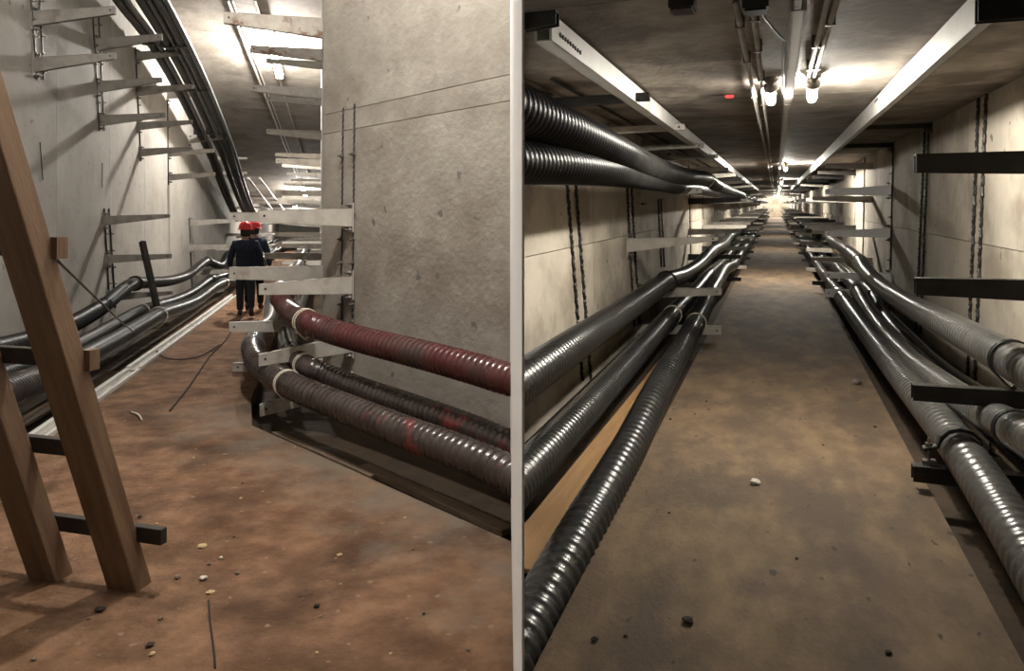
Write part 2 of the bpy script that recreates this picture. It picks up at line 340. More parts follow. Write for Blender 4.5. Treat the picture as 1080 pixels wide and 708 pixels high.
BL = [ # left wall of the left tunnel: root px, tip px, root/tip height px, label, material
 ((34, 12), (122, 7), 17, 9, 'top grey bracket arm of the column nearest the ladder top', 'galvanised'),
 ((36, 61), (122, 56), 17, 7, 'second grey bracket arm down in the column nearest the ladder top', 'galvanised'),
 ((100, 41), (171, 36), 14, 7, 'top grey bracket arm in the second column of the left wall', 'galvanised'),
 ((102, 86), (171, 82), 13, 5, 'middle grey bracket arm in the second column of the left wall', 'galvanised'),
 ((105, 122), (174, 119), 12, 5, 'third grey bracket arm down the second column, above the pale bare wall', 'galvanised'),
 ((143, 55), (202, 51), 10, 6, 'dark topmost bracket arm carrying the black cables on the left wall', 'galvanised'),
 ((144, 92), (204, 89), 10, 5, 'bracket arm in third column just under the cable bundle', 'galvanised'),
 ((145, 129), (203, 127), 9, 4, 'third-column bracket arm at mid height of the left wall', 'galvanised'),
 ((147, 157), (203, 155), 9, 4, 'lowest of the high bracket arms in the third column', 'galvanised'),
 ((176, 97), (223, 95), 8, 5, 'bracket arm of the fourth column carrying the black cables', 'galvanised'),
 ((177, 159), (226, 157), 7, 4, 'thin bracket arm of fourth column against the bright wall', 'galvanised'),
 ((178, 184), (227, 182), 7, 4, 'lowest thin bracket arm of the fourth column against bright wall', 'galvanised'),
 ((199, 145), (243, 142), 7, 4, 'pale lit bracket arm where the black cables start to bend down', 'galvanised'),
 ((109, 228), (179, 226), 11, 4, 'upper of two lone grey arms low on the left wall', 'galvanised'),
 ((112, 269), (181, 268), 10, 5, 'lower of two lone grey arms, behind the leaning steel bar', 'galvanised'),
 ((113, 310), (182, 307), 9, 4, 'grey arm holding up the highest of the left pipes', 'galvanised'),
 ((113, 347), (180, 340), 8, 5, 'low arm under the two lower left pipes', 'galvanised'),
 ((200, 232), (244, 231), 7, 4, 'upper grey arm on left wall just left of the workers', 'galvanised'),
 ((200, 258), (245, 258), 7, 4, 'lower grey arm on left wall just left of the workers', 'galvanised'),
 ((201, 285), (244, 284), 6, 4, 'arm under the bend of the far upper left pipe', 'galvanised'),
 ((202, 308), (241, 303), 6, 4, 'low arm under the far left pipes beside the white channel', 'galvanised'),
]
for r_, t_, a_, b_, lab, mt in BL: pbracket(L, uLW, r_, t_, a_, b_, lab, mat='galvanised_shaded')
def tier(h): return 'floor level' if h < .5 else 'knee high' if h < 1 else 'waist high' if h < 1.5 else 'head high' if h < 2.2 else 'overhead'
# far columns of the left wall: small cable supports under the bend of the ceiling, and low pipe supports
for k, (t, hs) in enumerate(((24.5, (1.0, 3.3, 3.75)), (27.5, (.3, .75, 1.4, 2.9, 3.35)), (30.5, (.3, .75, 1.3, 2.4, 2.9)), (33.2, (.3, .75, 1.3, 1.9)), (37, (.3, .75, 1.3, 1.9)), (41, (.3, .75, 1.3, 1.9)), (45, (.3, .75, 1.3, 1.9)), (49, (.3, .75, 1.3, 1.9)))):
    for h in hs: bracket(L, (uLW, t, h), (uLW + .9, t, h), .11, .06, 'small far %s arm on the left wall beyond the workers' % tier(h), group='far %s arms on the left wall' % tier(h), simple=True)
# brackets of the wall behind the corner (roots hidden by the oblique wall)
BR = [
 ((344, 6), (236, 13), 20, 11, 'big rusty bracket arm at the very top beside the ceiling lamp', 'rusty_galvanised'),
 ((344, 44), (264, 48), 12, 7, 'rusty bracket arm crossing the ceiling lamp glare', 'rusty_galvanised'),
 ((344, 88), (264, 90), 11, 6, 'bracket arm right below the ceiling lamp glare', 'galvanised'),
 ((344, 134), (281, 136), 10, 5, 'bracket arm halfway up at the corner, against the brown ceiling', 'galvanised'),
 ((344, 165), (291, 167), 8, 5, 'slim bracket arm at the corner below the halfway one', 'galvanised'),
 ((344, 190), (299, 191), 7, 4, 'slim bracket arm just above the far bright ceiling patch', 'galvanised'),
 ((344, 61), (281, 62), 8, 4, 'short arm hidden partly by the lamp glare', 'galvanised'),
 ((344, 103), (281, 102), 7, 4, 'short arm in second row behind the corner, below the lamp', 'galvanised'),
 ((345, 223), (242, 224), 14, 8, 'arm behind the corner, tip just above the red helmets', 'galvanised'),
 ((345, 283), (242, 282), 15, 12, 'arm behind the corner crossing the navy worker at the waist', 'galvanised'),
 ((345, 340), (242, 340), 13, 9, 'low arm behind the corner in front of the worker\'s feet', 'galvanised'),
 ((345, 384), (246, 383), 10, 8, 'lowest arm behind the corner beside the pipe coupling', 'galvanised'),
 ((345, 268), (279, 267), 8, 5, 'arm behind the corner at chest height right of the workers', 'galvanised'),
 ((345, 245), (290, 245), 6, 4, 'thin far arm right of the helmets', 'galvanised'),
]
def br_right(tipx, tipy, ln, ht_px, lab, mt):
    # arm of known length ln on the hidden wall: find the t at which its tip falls on the tip pixel
    p = L.at(tipx, tipy, u=uRW - ln); s = FPX / p.y
    return bracket(L, (uRW, p.y, p.z + .0), (uRW - ln, p.y, p.z), ht_px[0] / s, ht_px[1] / s, lab, mat=mt, plate=False)
for r_, t_, a_, b_, lab, mt in BR:
    ln = .95 if t_[0] < 246 else .95
    br_right(t_[0], t_[1], ln, (a_, b_), lab, mt)
for t in (17, 20, 23, 26, 29.5, 33, 37, 41, 45, 49):
    for h in (.3, .75, 1.25, 1.75) + ((2.4, 3.2) if t < 27 else ()):
        bracket(L, (uRW, t, h), (uRW - .95, t, h), .12, .07, 'small far %s arm on the right side behind the corner' % tier(h), group='far %s arms behind the corner' % tier(h), simple=True)
# brackets on the oblique wall
BO = [((372, 220), (272, 222), 20, 12, 'large grey bracket arm on the oblique wall at helmet height'),
      ((372, 291), (273, 300), 20, 11, 'large grey bracket arm on the oblique wall above the red pipe'),
      ((372, 353), (273, 374), 19, 12, 'grey bracket arm under the red pipe bend'),
      ((372, 398), (274, 427), 17, 12, 'lowest grey bracket arm by the floor under the brown pipe')]
for r_, t_, a_, b_, lab in BO:
    a = W.at(*r_, u=0); b = L.at(t_[0], t_[1], t=L.inv(W.w(a)).y - .12)
    bw = W.inv(L.w(b)); o = None
    # local frame turned so the arm runs along its own x
    aw = W.w(a); bwld = L.w(b); dx = (bwld - aw); dh = V((dx.x, dx.y, 0)); F = Frame.__new__(Frame)
    F.X = -dh.normalized(); F.Z = V((0, 0, 1)); F.Y = F.Z.cross(F.X); F.O = aw; F.R = Matrix((F.X, F.Y, F.Z)).transposed(); F.M = Matrix.Translation(aw) @ F.R.to_4x4()
    s = 100 / dx.length
    bracket(F, (0, 0, 0), (-dh.length, 0, dx.z), a_ / s, b_ / s, lab, slots=True)

# ------------------------------------------------------------------ anchor channels: pairs of toothed strips with bolts on the walls
def strands(fr, u, tops, bots, r, label, lump=True, mat='dark_steel', name='anchor_strip', offs=.012, nb=0):
    sx = -1 if u > 0 or fr is W else 1
    P = [(fr.at(*a, u=u), fr.at(*b, u=u)) for a, b in zip(tops, bots)]
    o0 = P[0][1]; o = empty(name, FM(fr, o0), label, 'wall anchor')
    for a, b in P:
        a, b = a - o0 + V((sx * offs, 0, 0)), b - o0 + V((sx * offs, 0, 0)); n = max(2, int((a - b).length / (r * 1.6))) if lump else 2
        pts = []; rad = []
        for k in range(n + 1):
            q = k / n; p = b.lerp(a, q)
            if lump: p += V((0, math.sin(k * 1.35) * r * .7, 0)); rad.append(r * (.75 + .45 * (k % 2)))
            else: rad.append(r)
            pts.append(p)
        MB().tube(pts, rad, 6).build('strand', mat, o)
    for k in range(nb):
        for a, b in P:
            p = (b - o0).lerp(a - o0, (k + .5) / nb); link('bolt', bolt_mesh(sx), o, Matrix.Translation(p))
    return o
# left tunnel strips
strands(L, uLW, [(31, -8), (40, -8)], [(38, 84), (45, 84)], .010, 'paired dark anchor strips behind the nearest arms on the left wall', False, nb=5)
strands(L, uLW, [(97, 16), (103, 16)], [(104, 138), (109, 138)], .010, 'paired anchor strips behind the second column of arms', False, nb=6)
strands(L, uLW, [(142, 50)], [(148, 170)], .012, 'dark anchor strip behind the third column of arms', False, nb=5)
strands(L, uLW, [(176, 98)], [(177, 195)], .012, 'dark anchor strip behind the fourth column of arms', False, nb=4)
strands(L, uLW, [(109, 220), (114, 220)], [(115, 325), (121, 325)], .012, 'short bolted anchor strips behind the two lone low arms', False, nb=6)
strands(L, uLW, [(41, 150)], [(44, 190)], .006, 'short dark slit in the left wall near the ladder', False)
strands(L, uLW, [(107, 172)], [(107, 198)], .006, 'short dark slit in the left wall below the second column', False)
strands(L, uLW, [(199, 230)], [(202, 305)], .016, 'dark anchor strip just left of the workers', True)
strands(W, 0, [(363, 114), (375, 110)], [(362, 216), (374, 216)], .007, 'two thin anchor strips above the arms on the oblique wall', True, nb=1)
strands(W, 0, [(362, 240), (374, 240)], [(361, 290), (373, 290)], .006, 'short anchor strips between the two large arms of the oblique wall', False, nb=2)
strands(W, 0, [(362, 312), (374, 312)], [(361, 366), (372, 366)], .008, 'dark anchor strips below the large arms behind the red pipe', True, nb=3)
# right tunnel strips
strands(R, -RW, [(591, 120), (600, 120)], [(613, 402), (623, 414)], .015, 'nearest pair of toothed black strips on the tunnel wall, left of the pipes')
strands(R, -RW, [(658, 150), (662, 150)], [(668, 345), (674, 350)], .015, 'pair of toothed strips behind the left tunnel arms')
strands(R, -RW, [(691, 165), (694, 165)], [(697, 282), (700, 282)], .012, 'third, thinner pair of strips along the left tunnel wall')
strands(R, -RW, [(726, 175)], [(728, 270)], .012, 'fourth strip along the left tunnel wall, single line')
strands(R, RW, [(1034, 100), (1042, 98)], [(1021, 425), (1029, 425)], .015, 'nearest pair of toothed black strips on the right tunnel wall')
strands(R, RW, [(977, 130), (981, 130)], [(967, 350), (972, 352)], .015, 'second pair of toothed strips on the right tunnel wall')
strands(R, RW, [(943, 148)], [(939, 330)], .012, 'bolted strip behind the first pale arms of the right tunnel', nb=8)
strands(R, RW, [(913, 163)], [(910, 300)], .012, 'far dark strip on the right tunnel wall')

# ------------------------------------------------------------------ right tunnel arms
K = 'dark_steel'  # near arms in near-black steel, shade of unlit faces put into the colour
def arm_tip(fr, wall_u, tip_u, tippx, hr, ht, label, root_dz=0, **k):
    p = fr.at(*tippx, u=tip_u)
    if fr is R and wall_u < 0 and p.y < ta + .1: wall_u = R.at(553, tippx[1], t=p.y).x
    return bracket(fr, (wall_u, p.y, p.z + root_dz), (tip_u, p.y, p.z), hr, ht, label, plate=abs(wall_u) == RW, **k)
for py, hr, ht, lab in ((163, .13, .10, 'nearest black arm on the right tunnel wall at eye height'), (293, .12, .09, 'black arm below eye height above the right hand pipes'),
                    (405, .10, .085, 'slotted black arm holding the upper right hand pipe'), (490, .10, .085, 'black floor arm under the clamped ribbed pipe')):
    arm_tip(R, RW, .72, (965 if py < 400 else 962, py), hr, ht, lab, mat=K, slots=True, wd=.075)
arm_tip(R, RW, .70, (1030, -2), .10, .09, 'black arm under the ceiling at the top right corner', mat=K)
arm_tip(R, RW, .92, (910, 131), .07, .06, 'dark arm under the ceiling between the right rail and wall', mat=K)
arm_tip(R, RW, .92, (888, 152), .07, .06, 'second dark arm under the ceiling past the right rail', mat=K)
for py, hr, ht, lab in ((200, .16, .07, 'pale tapered arm at eye height on the right tunnel wall'), (244, .15, .07, 'pale tapered arm below eye height on the right tunnel wall'),
                    (287, .13, .08, 'pale arm carrying the upper right hand pipe'), (305, .12, .12, 'pale arm by the floor under the right hand pipes')):
    arm_tip(R, RW, .70, (870, py), hr, ht, lab, mat='white_paint', root_dz=.05 if py < 280 else 0)
for py, hr, ht, lab in ((250, .16, .04, 'long tapered arm on the left tunnel wall above the pipes'), (304, .13, .08, 'arm supporting the highest left hand pipe'), (344, .11, .10, 'arm by the floor under the two left hand pipes')):
    arm_tip(R, -RW, -.60, (757 if py == 250 else 761, py), hr, ht, lab, root_dz=-.02)
for (x, y), u, lab in (((588, 12), -.83, 'black arm under the ceiling at the top left of the right tunnel'), ((685, 98), -.83, 'long black arm under the ceiling crossing the white tray'), ((722, 131), -.83, 'third arm under the ceiling beneath the white tray'),
                  ((742, 151), -.83, 'pale lit arm under the ceiling beneath the white tray'), ((757, 163), -.83, 'fifth arm under the ceiling along the white tray')):
    arm_tip(R, -RW, u, (x, y), .07, .055, lab, mat=K if x < 700 else 'galvanised')
arm_tip(R, -RW, -.85, (740, 198), .16, .06, 'tan lit arm under the two thick overhead pipes', wd=.08)
TIER = {.21: 'floor level', .64: 'knee high', 1.13: 'waist high', 1.72: 'head high', 2.3: 'ceiling'}
for side in (-1, 1):
    nm = 'left' if side < 0 else 'right'
    t = 15.0 if side < 0 else 14.6
    while t < 97:
        for h in (.21, .64, 1.13, 1.72, 2.3):
            mt = 'dark_steel' if random.random() < .35 else 'galvanised'
            bracket(R, (side * RW, t, h), (side * (.62 if h < 2 else .85), t, h), .12, .07, 'small far %s arm receding along the %s tunnel wall' % (TIER[h], nm), group='far %s arms on the %s tunnel wall' % (TIER[h], nm), simple=True, mat=mt)
        t += 2.9 if t < 50 else 4.6

# ------------------------------------------------------------------ pipes
def pipe(fr, pts, r, mat, label, corr=None, pitch=.07, couplings=(), ties=(), smooth_mat=None, cut=None, amp=.055, name='corrugated_pipe', n=20, loose=False):
    """pts: (px,py,u) pixels on plane u, or ('f',u,t,h); corr: arc fraction limit (by point index) up to which the hose is ribbed"""
    P = []
    for p in pts:
        q = V(p[1:]) if p[0] == 'f' else fr.at(p[0], p[1], u=p[2])
        if p[0] == 'f' and fr is not W and P and q.y < P[-1].y + 1.2: continue
        P.append(q)
    o0 = V(P[len(P) // 2]); o0.z = 0; P = [p - o0 for p in P]
    o = empty(name, FM(fr, o0), label, 'pipe')
    def cutm(me):
        if cut:
            Mi = o.matrix_world.inverted(); no = (Mi.to_3x3() @ cut[1]).normalized(); bisect(me, Mi @ cut[0], no)
    ci = len(P) - 1 if corr is None else corr
    if ci > 0:
        q = catmull(P[:ci + 2] if ci + 1 < len(P) else P, pitch / 4)
        if ci + 1 < len(P):
            e = min(range(len(q)), key=lambda k: (q[k] - P[ci]).length); q = q[:e + 1]
        rad = [r * (1 + amp * (1.0, .25, -1.0, .25)[k % 4]) for k in range(len(q))]
        me = MB().tube(q, rad, n).mesh('ribbed_hose', mat, True); cutm(me); link('ribbed_hose', me, o)
    if ci < len(P) - 1:
        q = catmull(P[max(0, ci - 1):], .06)
        e = min(range(len(q)), key=lambda k: (q[k] - P[ci]).length); q = q[e:]
        me = MB().tube(q, r * .97, n).mesh('smooth_pipe', smooth_mat or mat, True); cutm(me); link('smooth_pipe', me, o)
    full = catmull(P, .03)
    def near(c): k = min(range(1, len(full) - 1), key=lambda k: (full[k] - c).length); return full[k], (full[k + 1] - full[k - 1]).normalized()
    for c in couplings:
        p, T = near((fr.at(*c[:3][:2], u=c[2]) - o0) if not isinstance(c, int) else P[c])
        me = MB().tube([p - T * .05, p - T * .045, p - T * .02, p + T * .02, p + T * .045, p + T * .05], [r * 1.05, r * 1.22, r * 1.22, r * 1.16, r * 1.22, r * 1.05], n).mesh('coupling', smooth_mat or mat, True)
        link('coupling', me, o)
    for c in ties:
        p, T = near(P[c] if isinstance(c, int) else fr.at(c[0], c[1], u=c[2]) - o0)
        a = V((0, 0, 1)); sx = T.cross(a).normalized(); up = sx.cross(T)
        for dd in (-.018, .018):
            loop = [p + T * dd + (sx * math.cos(w) + up * math.sin(w)) * (r * 1.09) for w in [2 * PI * k / 20 for k in range(21)]]
            loop = loop[:14] + [loop[14] - V((0, 0, .02)), loop[15] - V((0, 0, .045)), loop[16] - V((0, 0, .02))] + loop[17:]
            MB().tube(loop, .006, 6).build('tie', c[3] if not isinstance(c, int) and len(c) > 3 else 'tie_white', o, None, True)
    return o
def wav(u, h, t0, t1, step=2.9, au=.04, ah=.05):
    out = []; t = t0; k = 0
    while t <= t1: out.append(('f', u + au * (1, -1)[k % 2], t, h + ah * (1, -1)[k % 2])); t += step; k += 1
    return out
CL = (PL_co, PL_no); CR = (PR_co, PR_no)
# right tunnel, left hand
pipe(R, [(530, 418, -1.22), (553, 401, -1.22), (600, 368, -1.22), (650, 334, -1.22), (690, 306, -1.22), (703, 297, -1.21), (722, 290, -1.2), (738, 279, -1.15), (750, 266, -1.08), (762, 259, -1.05)] + wav(-1.1, .75, 19, 95, 2.9, .06, .07),
     .105, 'pipe_black_shiny', 'highest of the three black pipes along the left tunnel wall', corr=9, pitch=.055, couplings=(5,), cut=CR, amp=.05, smooth_mat='pipe_black')
pipe(R, [(530, 526, -1.15), (553, 501, -1.15), (600, 452, -1.15), (650, 398, -1.15), (690, 353, -1.15), (709, 332, -1.15), (732, 309, -1.12), (748, 290, -1.1)] + wav(-1.08, .36, 14, 95, 2.9, .04, .05),
     .10, 'pipe_black_shiny', 'middle black pipe on the left between wall and front pipe', corr=7, pitch=.055, ties=(5,), cut=CR, amp=.05, smooth_mat='pipe_black')
pipe(R, [(505, 760, -.9), (535, 703, -.9), (575, 632, -.9), (620, 549, -.89), (665, 470, -.88), (699, 402, -.87), (734, 341, -.87), (744, 320, -.86), (756, 299, -.84), (764, 285, -.82)] + wav(-.83, .34, 15.5, 95, 2.9, .03, .05),
     .105, 'pipe_black_shiny', 'front ribbed black pipe on the left, nearest the walkway', corr=8, pitch=.082, ties=(6,), cut=CR, amp=.085, smooth_mat='pipe_black')
# overhead
pipe(R, [(520, 104, -0.920), (553, 118, -0.920), (600, 137, -0.920), (650, 160, -0.928), (690, 178, -0.944), (720, 186, -0.960), (746, 189, -0.960), (757, 196, -0.960)] + wav(-1.0, 1.82, 24, 95, 2.9, .05, .05),
     .095, 'pipe_black', 'upper of two thick black pipes hung under the left ceiling', corr=7, pitch=.06, ties=((746, 189, -0.960),), cut=CR, amp=.06)
pipe(R, [(520, 168, -0.960), (553, 171, -0.960), (600, 175, -0.960), (650, 182, -0.976), (690, 190, -1.000), (715, 196, -1.040), (740, 200, -1.056)] + wav(-1.2, 1.78, 22, 60, 2.9, .03, .03),
     .09, 'pipe_black', 'lower of two thick black pipes hung under the left ceiling', corr=5, pitch=.06, cut=CR, amp=.06)
# right tunnel, right hand
pipe(R, [(1120, 408, 1.2), (1078, 386, 1.2), (1040, 365, 1.2), (1000, 343, 1.2), (960, 322, 1.2), (930, 303, 1.2), (914, 287, 1.2), (907, 276, 1.2), (893, 264, 1.18), (878, 254, 1.12), (868, 243, 1.05)] + wav(1.1, .78, 19.5, 95, 2.9, .06, .07),
     .10, 'pipe_grey', 'upper grey ribbed pipe sweeping up along the right tunnel wall', corr=7, pitch=.075, ties=((907, 276, 1.2), (1068, 381, 1.2, 'cable_black')), amp=.05, smooth_mat='pipe_black')
pipe(R, [(1130, 490, 1.12), (1085, 462, 1.12), (1040, 437, 1.12), (1000, 411, 1.12), (960, 380, 1.12), (930, 348, 1.12), (913, 322, 1.12), (904, 306, 1.12), (890, 290, 1.1), (880, 279, 1.08)] + wav(1.08, .34, 15.5, 95, 2.9, .04, .05),
     .092, 'pipe_grey', 'middle grey pipe on the right between the wall and front pipe', corr=7, pitch=.065, ties=((904, 306, 1.12), (1072, 455, 1.12, 'cable_black')), smooth_mat='pipe_black')
pipe(R, [(1100, 462, 1.38), (1050, 430, 1.38), (1000, 396, 1.38), (960, 362, 1.38), (935, 336, 1.38), (920, 310, 1.36), (905, 296, 1.3)] + wav(1.32, .36, 14.5, 60, 2.9, .03, .04),
     .08, 'pipe_black_shiny', 'dark thin pipe hidden behind the right hand grey pipes', corr=6, pitch=.06)
q3 = pipe(R, [(1150, 690, .96), (1098, 606, .96), (1062, 548, .96), (1032, 502, .96), (1000, 457, .96), (970, 421, .96), (940, 384, .96), (910, 345, .95), (892, 320, .93), (884, 309, .93), (874, 296, .92), (864, 282, .9)] + wav(.9, .33, 13, 95, 2.9, .04, .06),
     .098, 'pipe_grey', 'front ribbed grey pipe on the right with a black clamp', corr=9, pitch=.078, ties=((884, 309, .93),), smooth_mat='pipe_black', amp=.085)
# left tunnel, left hand
LT = lambda u, h, t0: wav(u, h, t0, 50, 3.3, .06, .06)
pipe(L, [(-60, 382, -2.65), (0, 368, -2.65), (39, 357, -2.65), (78, 341, -2.65), (110, 322, -2.66), (132, 304, -2.68), (143, 299, -2.68), (158, 298, -2.66), (180, 296, -2.6), (198, 290, -2.6), (212, 279, -2.6), (219, 276, -2.6), (233, 280, -2.55)] + LT(-2.6, .78, 23),
     .095, 'pipe_black', 'upper black pipe along the left wall behind the ladder', corr=4, pitch=.055, couplings=(6, 11), amp=.05)
pipe(L, [(-60, 420, -2.42), (0, 398, -2.42), (30, 387, -2.42), (85, 363, -2.42), (125, 341, -2.42), (150, 328, -2.42), (187, 316, -2.42), (205, 307, -2.42), (222, 295, -2.45), (236, 291, -2.42)] + LT(-2.4, .4, 20),
     .09, 'pipe_black', 'middle black pipe on the left, between wall and dusty front pipe', corr=2, pitch=.05, couplings=(8,), ties=(5,), amp=.05)
pipe(L, [(-60, 440, -2.18), (0, 416, -2.18), (52, 396, -2.18), (90, 377, -2.18), (130, 355, -2.18), (167, 333, -2.18), (190, 325, -2.18), (208, 317, -2.17), (224, 305, -2.16), (236, 299, -2.15), (246, 297, -2.13)] + LT(-2.15, .4, 19),
     .112, 'pipe_dusty', 'dust streaked front black pipe on the left beside the white channel', corr=2, pitch=.055, ties=(5, 9), amp=.05, smooth_mat='pipe_black')
# left tunnel, right hand (along the oblique wall, then bending into the tunnel)
def wl(px, py, u): return ('f',) + tuple(W.at(px, py, u=u))
def ll(u, t, h): return ('f',) + tuple(W.inv(L.w((u, t, h))))
def lpx(px, py, t): return ('f',) + tuple(W.inv(L.w(L.at(px, py, t=t))))
pipe(W, [wl(575, 408, -.42), wl(538, 400, -.42), wl(500, 389, -.42), wl(460, 378, -.42), wl(420, 368, -.42), wl(380, 358, -.43), wl(345, 348, -.45), wl(318, 337, -.5), lpx(303, 326, 7.9), lpx(296, 314, 8.5), lpx(296, 303, 9.6)] + [ll(-.45, 11.5, .8), ll(-.35, 14, .9), ll(-.45, 18, .8), ll(-.4, 24, .9), ll(-.45, 30, .8), ll(-.4, 45, .85)],
     .098, 'pipe_red', 'red stained ribbed pipe along the oblique concrete wall', corr=9, pitch=.058, couplings=(9,), ties=((325, 340, -.5),), cut=CL, amp=.07, smooth_mat='pipe_grey')
pipe(W, [wl(575, 484, -.35), wl(538, 469, -.35), wl(500, 453, -.35), wl(460, 438, -.35), wl(420, 424, -.36), wl(380, 410, -.38), wl(345, 396, -.42), wl(320, 384, -.5), lpx(306, 370, 7.7), lpx(302, 352, 8.4), lpx(306, 338, 9.6)] + [ll(-.3, 11.5, .42), ll(-.25, 14, .5), ll(-.3, 18, .42), ll(-.25, 30, .45), ll(-.3, 45, .45)],
     .088, 'pipe_brown', 'rear grey brown ribbed pipe low along the oblique wall', corr=8, pitch=.058, ties=((328, 389, -.46),), cut=CL, amp=.07, smooth_mat='pipe_grey')
pipe(W, [wl(585, 528, -.72), wl(538, 501, -.72), wl(500, 484, -.72), wl(460, 468, -.72), wl(420, 453, -.72), wl(380, 437, -.72), wl(345, 423, -.72), wl(310, 408, -.74), lpx(285, 394, 6.9), lpx(270, 380, 7.4), lpx(267, 366, 8.1), lpx(272, 350, 9.3)] + [lpx(285, 338, 10.8), ll(-.75, 13, .48), ll(-.7, 16, .42), ll(-.75, 20, .5), ll(-.7, 30, .45), ll(-.7, 45, .45)],
     .10, 'pipe_brown', 'front grey brown ribbed pipe with red smears along the oblique wall', corr=10, pitch=.062, couplings=(10,), ties=((300, 403, -.74),), cut=CL, amp=.075, smooth_mat='pipe_grey')
# clamp on the front right pipe
def clamp(fr, c, T, r, label):
    T = T.normalized(); sx = T.cross(V((0, 0, 1))).normalized(); up = sx.cross(T)
    A = Matrix((sx, T, up)).transposed().to_4x4(); o = empty('pipe_clamp', fr.M @ Matrix.Translation(c) @ A, label, 'clamp')
    m = MB(); ang = [PI * k / 6 for k in range(7)]; R1, R2 = r * 1.1, r * 1.2
    prof = [(-r * 1.75, -.02)] + [(-math.cos(a) * R1, math.sin(a) * R1) for a in ang] + [(r * 1.75, -.02)]
    for (x0, z0), (x1, z1) in zip(prof, prof[1:]):
        m.hexa([(x0, -.03, z0), (x1, -.03, z1), (x1, .03, z1), (x0, .03, z0), (x0 * 1.04, -.03, z0 + .014), (x1 * 1.04, -.03, z1 + .014), (x1 * 1.04, .03, z1 + .014), (x0 * 1.04, .03, z0 + .014)])
    m.build('strap', 'dark_steel', o)
    for s in (-1, 1):
        MB().cyl((s * r * 1.5, 0, -.17), (s * r * 1.5, 0, .05), .008, 8).build('stud', 'bolt_steel', o)
        MB().cyl((s * r * 1.5, 0, .0), (s * r * 1.5, 0, .022), .02, 6).build('nut', 'bolt_steel', o)
        MB().box((s * r * 1.5 - .035, -.03, -.085), (s * r * 1.5 + .035, .03, -.075)).box((s * r * 1.5 - .035, -.03, -.12), (s * r * 1.5 - .028, .03, -.075)).build('lug', 'bolt_steel', o)
    return o
cp = R.at(1012, 474, u=.96); clamp(R, cp, R.at(970, 421, u=.96) - cp, .1, 'black bolted saddle clamp over the front right pipe')

# ------------------------------------------------------------------ black cables high on the left wall
CP = {'left': [(95, -50, -2.75), (125, 0, -2.75), (157, 42, -2.75), (186, 92, -2.75), (209, 138, -2.75), (222, 165, -2.75), (232, 192, -2.75), (241, 214, -2.75), (250, 232, -2.75)],
      'middle': [(120, -45, -2.5), (149, 0, -2.5), (176, 45, -2.5), (201, 92, -2.5), (222, 138, -2.5), (235, 165, -2.5), (245, 193, -2.5), (253, 213, -2.5), (262, 232, -2.5)],
      'right': [(140, -45, -2.25), (167, 0, -2.25), (191, 45, -2.25), (214, 92, -2.25), (234, 138, -2.25), (245, 168, -2.25), (253, 194, -2.25), (261, 215, -2.25), (269, 232, -2.25)]}
for k, pts in CP.items():
    P = [L.at(*p[:2], u=p[2]) for p in pts]; o0 = P[4].copy(); q = catmull([p - o0 for p in P], .12)
    o = empty('cable', FM(L, o0), {'left': 'black high voltage cable nearest the bright wall, high on the left', 'middle': 'middle one of the three black cables high on the left wall', 'right': 'outer black cable edging the brown ceiling, high on the left'}[k], 'cable')
    MB().tube(q, .075, 12).build('sheath', 'cable_black', o, None, True)
    MB().tube([p + V((.125, .0, -.03)) for p in q], .045, 10).build('sleeve', 'cable_sleeve', o, None, True)
    for j in (2, 3, 4):
        p = P[j] - o0; MB().box((p.x - .1, p.y - .03, p.z - .09), (p.x + .1, p.y + .03, p.z + .085)).build('cleat', 'dark_steel', o)
# thin conduits in front of the ceiling's left edge
for dx, lab in ((0, 'thin pale rail along the far ceiling edge, left one'), (12, 'thin pale rail along the far ceiling edge, right one')):
    pts = [L.at(262 + dx, 188, u=-2.0 + dx * .02), L.at(288 + dx, 222, u=-2.0 + dx * .02)]
    o = MB().tube([p - pts[0] for p in pts], .035, 8).build('conduit', 'white_tray'); o.matrix_world = FM(L, pts[0]); tag(o, lab, 'conduit')

# ------------------------------------------------------------------ ceiling lamps of the left tunnel
SN = V((0, -3.2, -20)).normalized()
def slope_at(px, py, off=0):              # point on the sloping ceiling seen at a pixel
    d = L.R.transposed() @ ray(px, py); p0 = V((0, 14, 6.0)) + SN * off; k = (p0 - L.c).dot(SN) / d.dot(SN); return L.c + d * k
def tube_lamp(a, b, label, watts, fr=L, n=SN, rad=.03, mat='lamp_tube', lightr=.12, grp=None):
    a, b = V(a), V(b); c = (a + b) / 2; o = empty('tube_lamp', FM(fr, c), label, 'lamp', grp)
    ax = (b - a).normalized(); hl = (b - a).length / 2; sd = ax.cross(n).normalized()
    A = Matrix((sd, ax, -n)).transposed().to_4x4()
    MB().box((-.09, -hl - .05, .05), (.09, hl + .05, .11)).build('housing', 'white_tray', o, A)
    for s in (-1, 1): MB().box((-.08, s * hl - .03, -.02), (.08, s * hl + .03, .05)).build('end_cap', 'white_tray', o, A)
    for s in (-.045, .045): MB().cyl((s, -hl + .03, 0), (s, hl - .03, 0), rad, 10).build('tube', mat, o, A, True)
    ld = bpy.data.lights.new('tube_light', 'POINT'); ld.energy = watts; ld.color = (1, .955, .885); ld.shadow_soft_size = lightr
    lo = bpy.data.objects.new('tube_light', ld); COL.objects.link(lo); lo.parent = o; lo.matrix_local = Matrix.Translation(n * .22)
    return o
tube_lamp(slope_at(280, 22, .14), slope_at(295, 82, .14), 'bright tube lamp on the sloping ceiling of the left tunnel', P_CEIL)
tube_lamp(slope_at(318, 196, .14), slope_at(322, 207, .14), 'far bright lamp low on the ceiling above the workers', P_FARL)
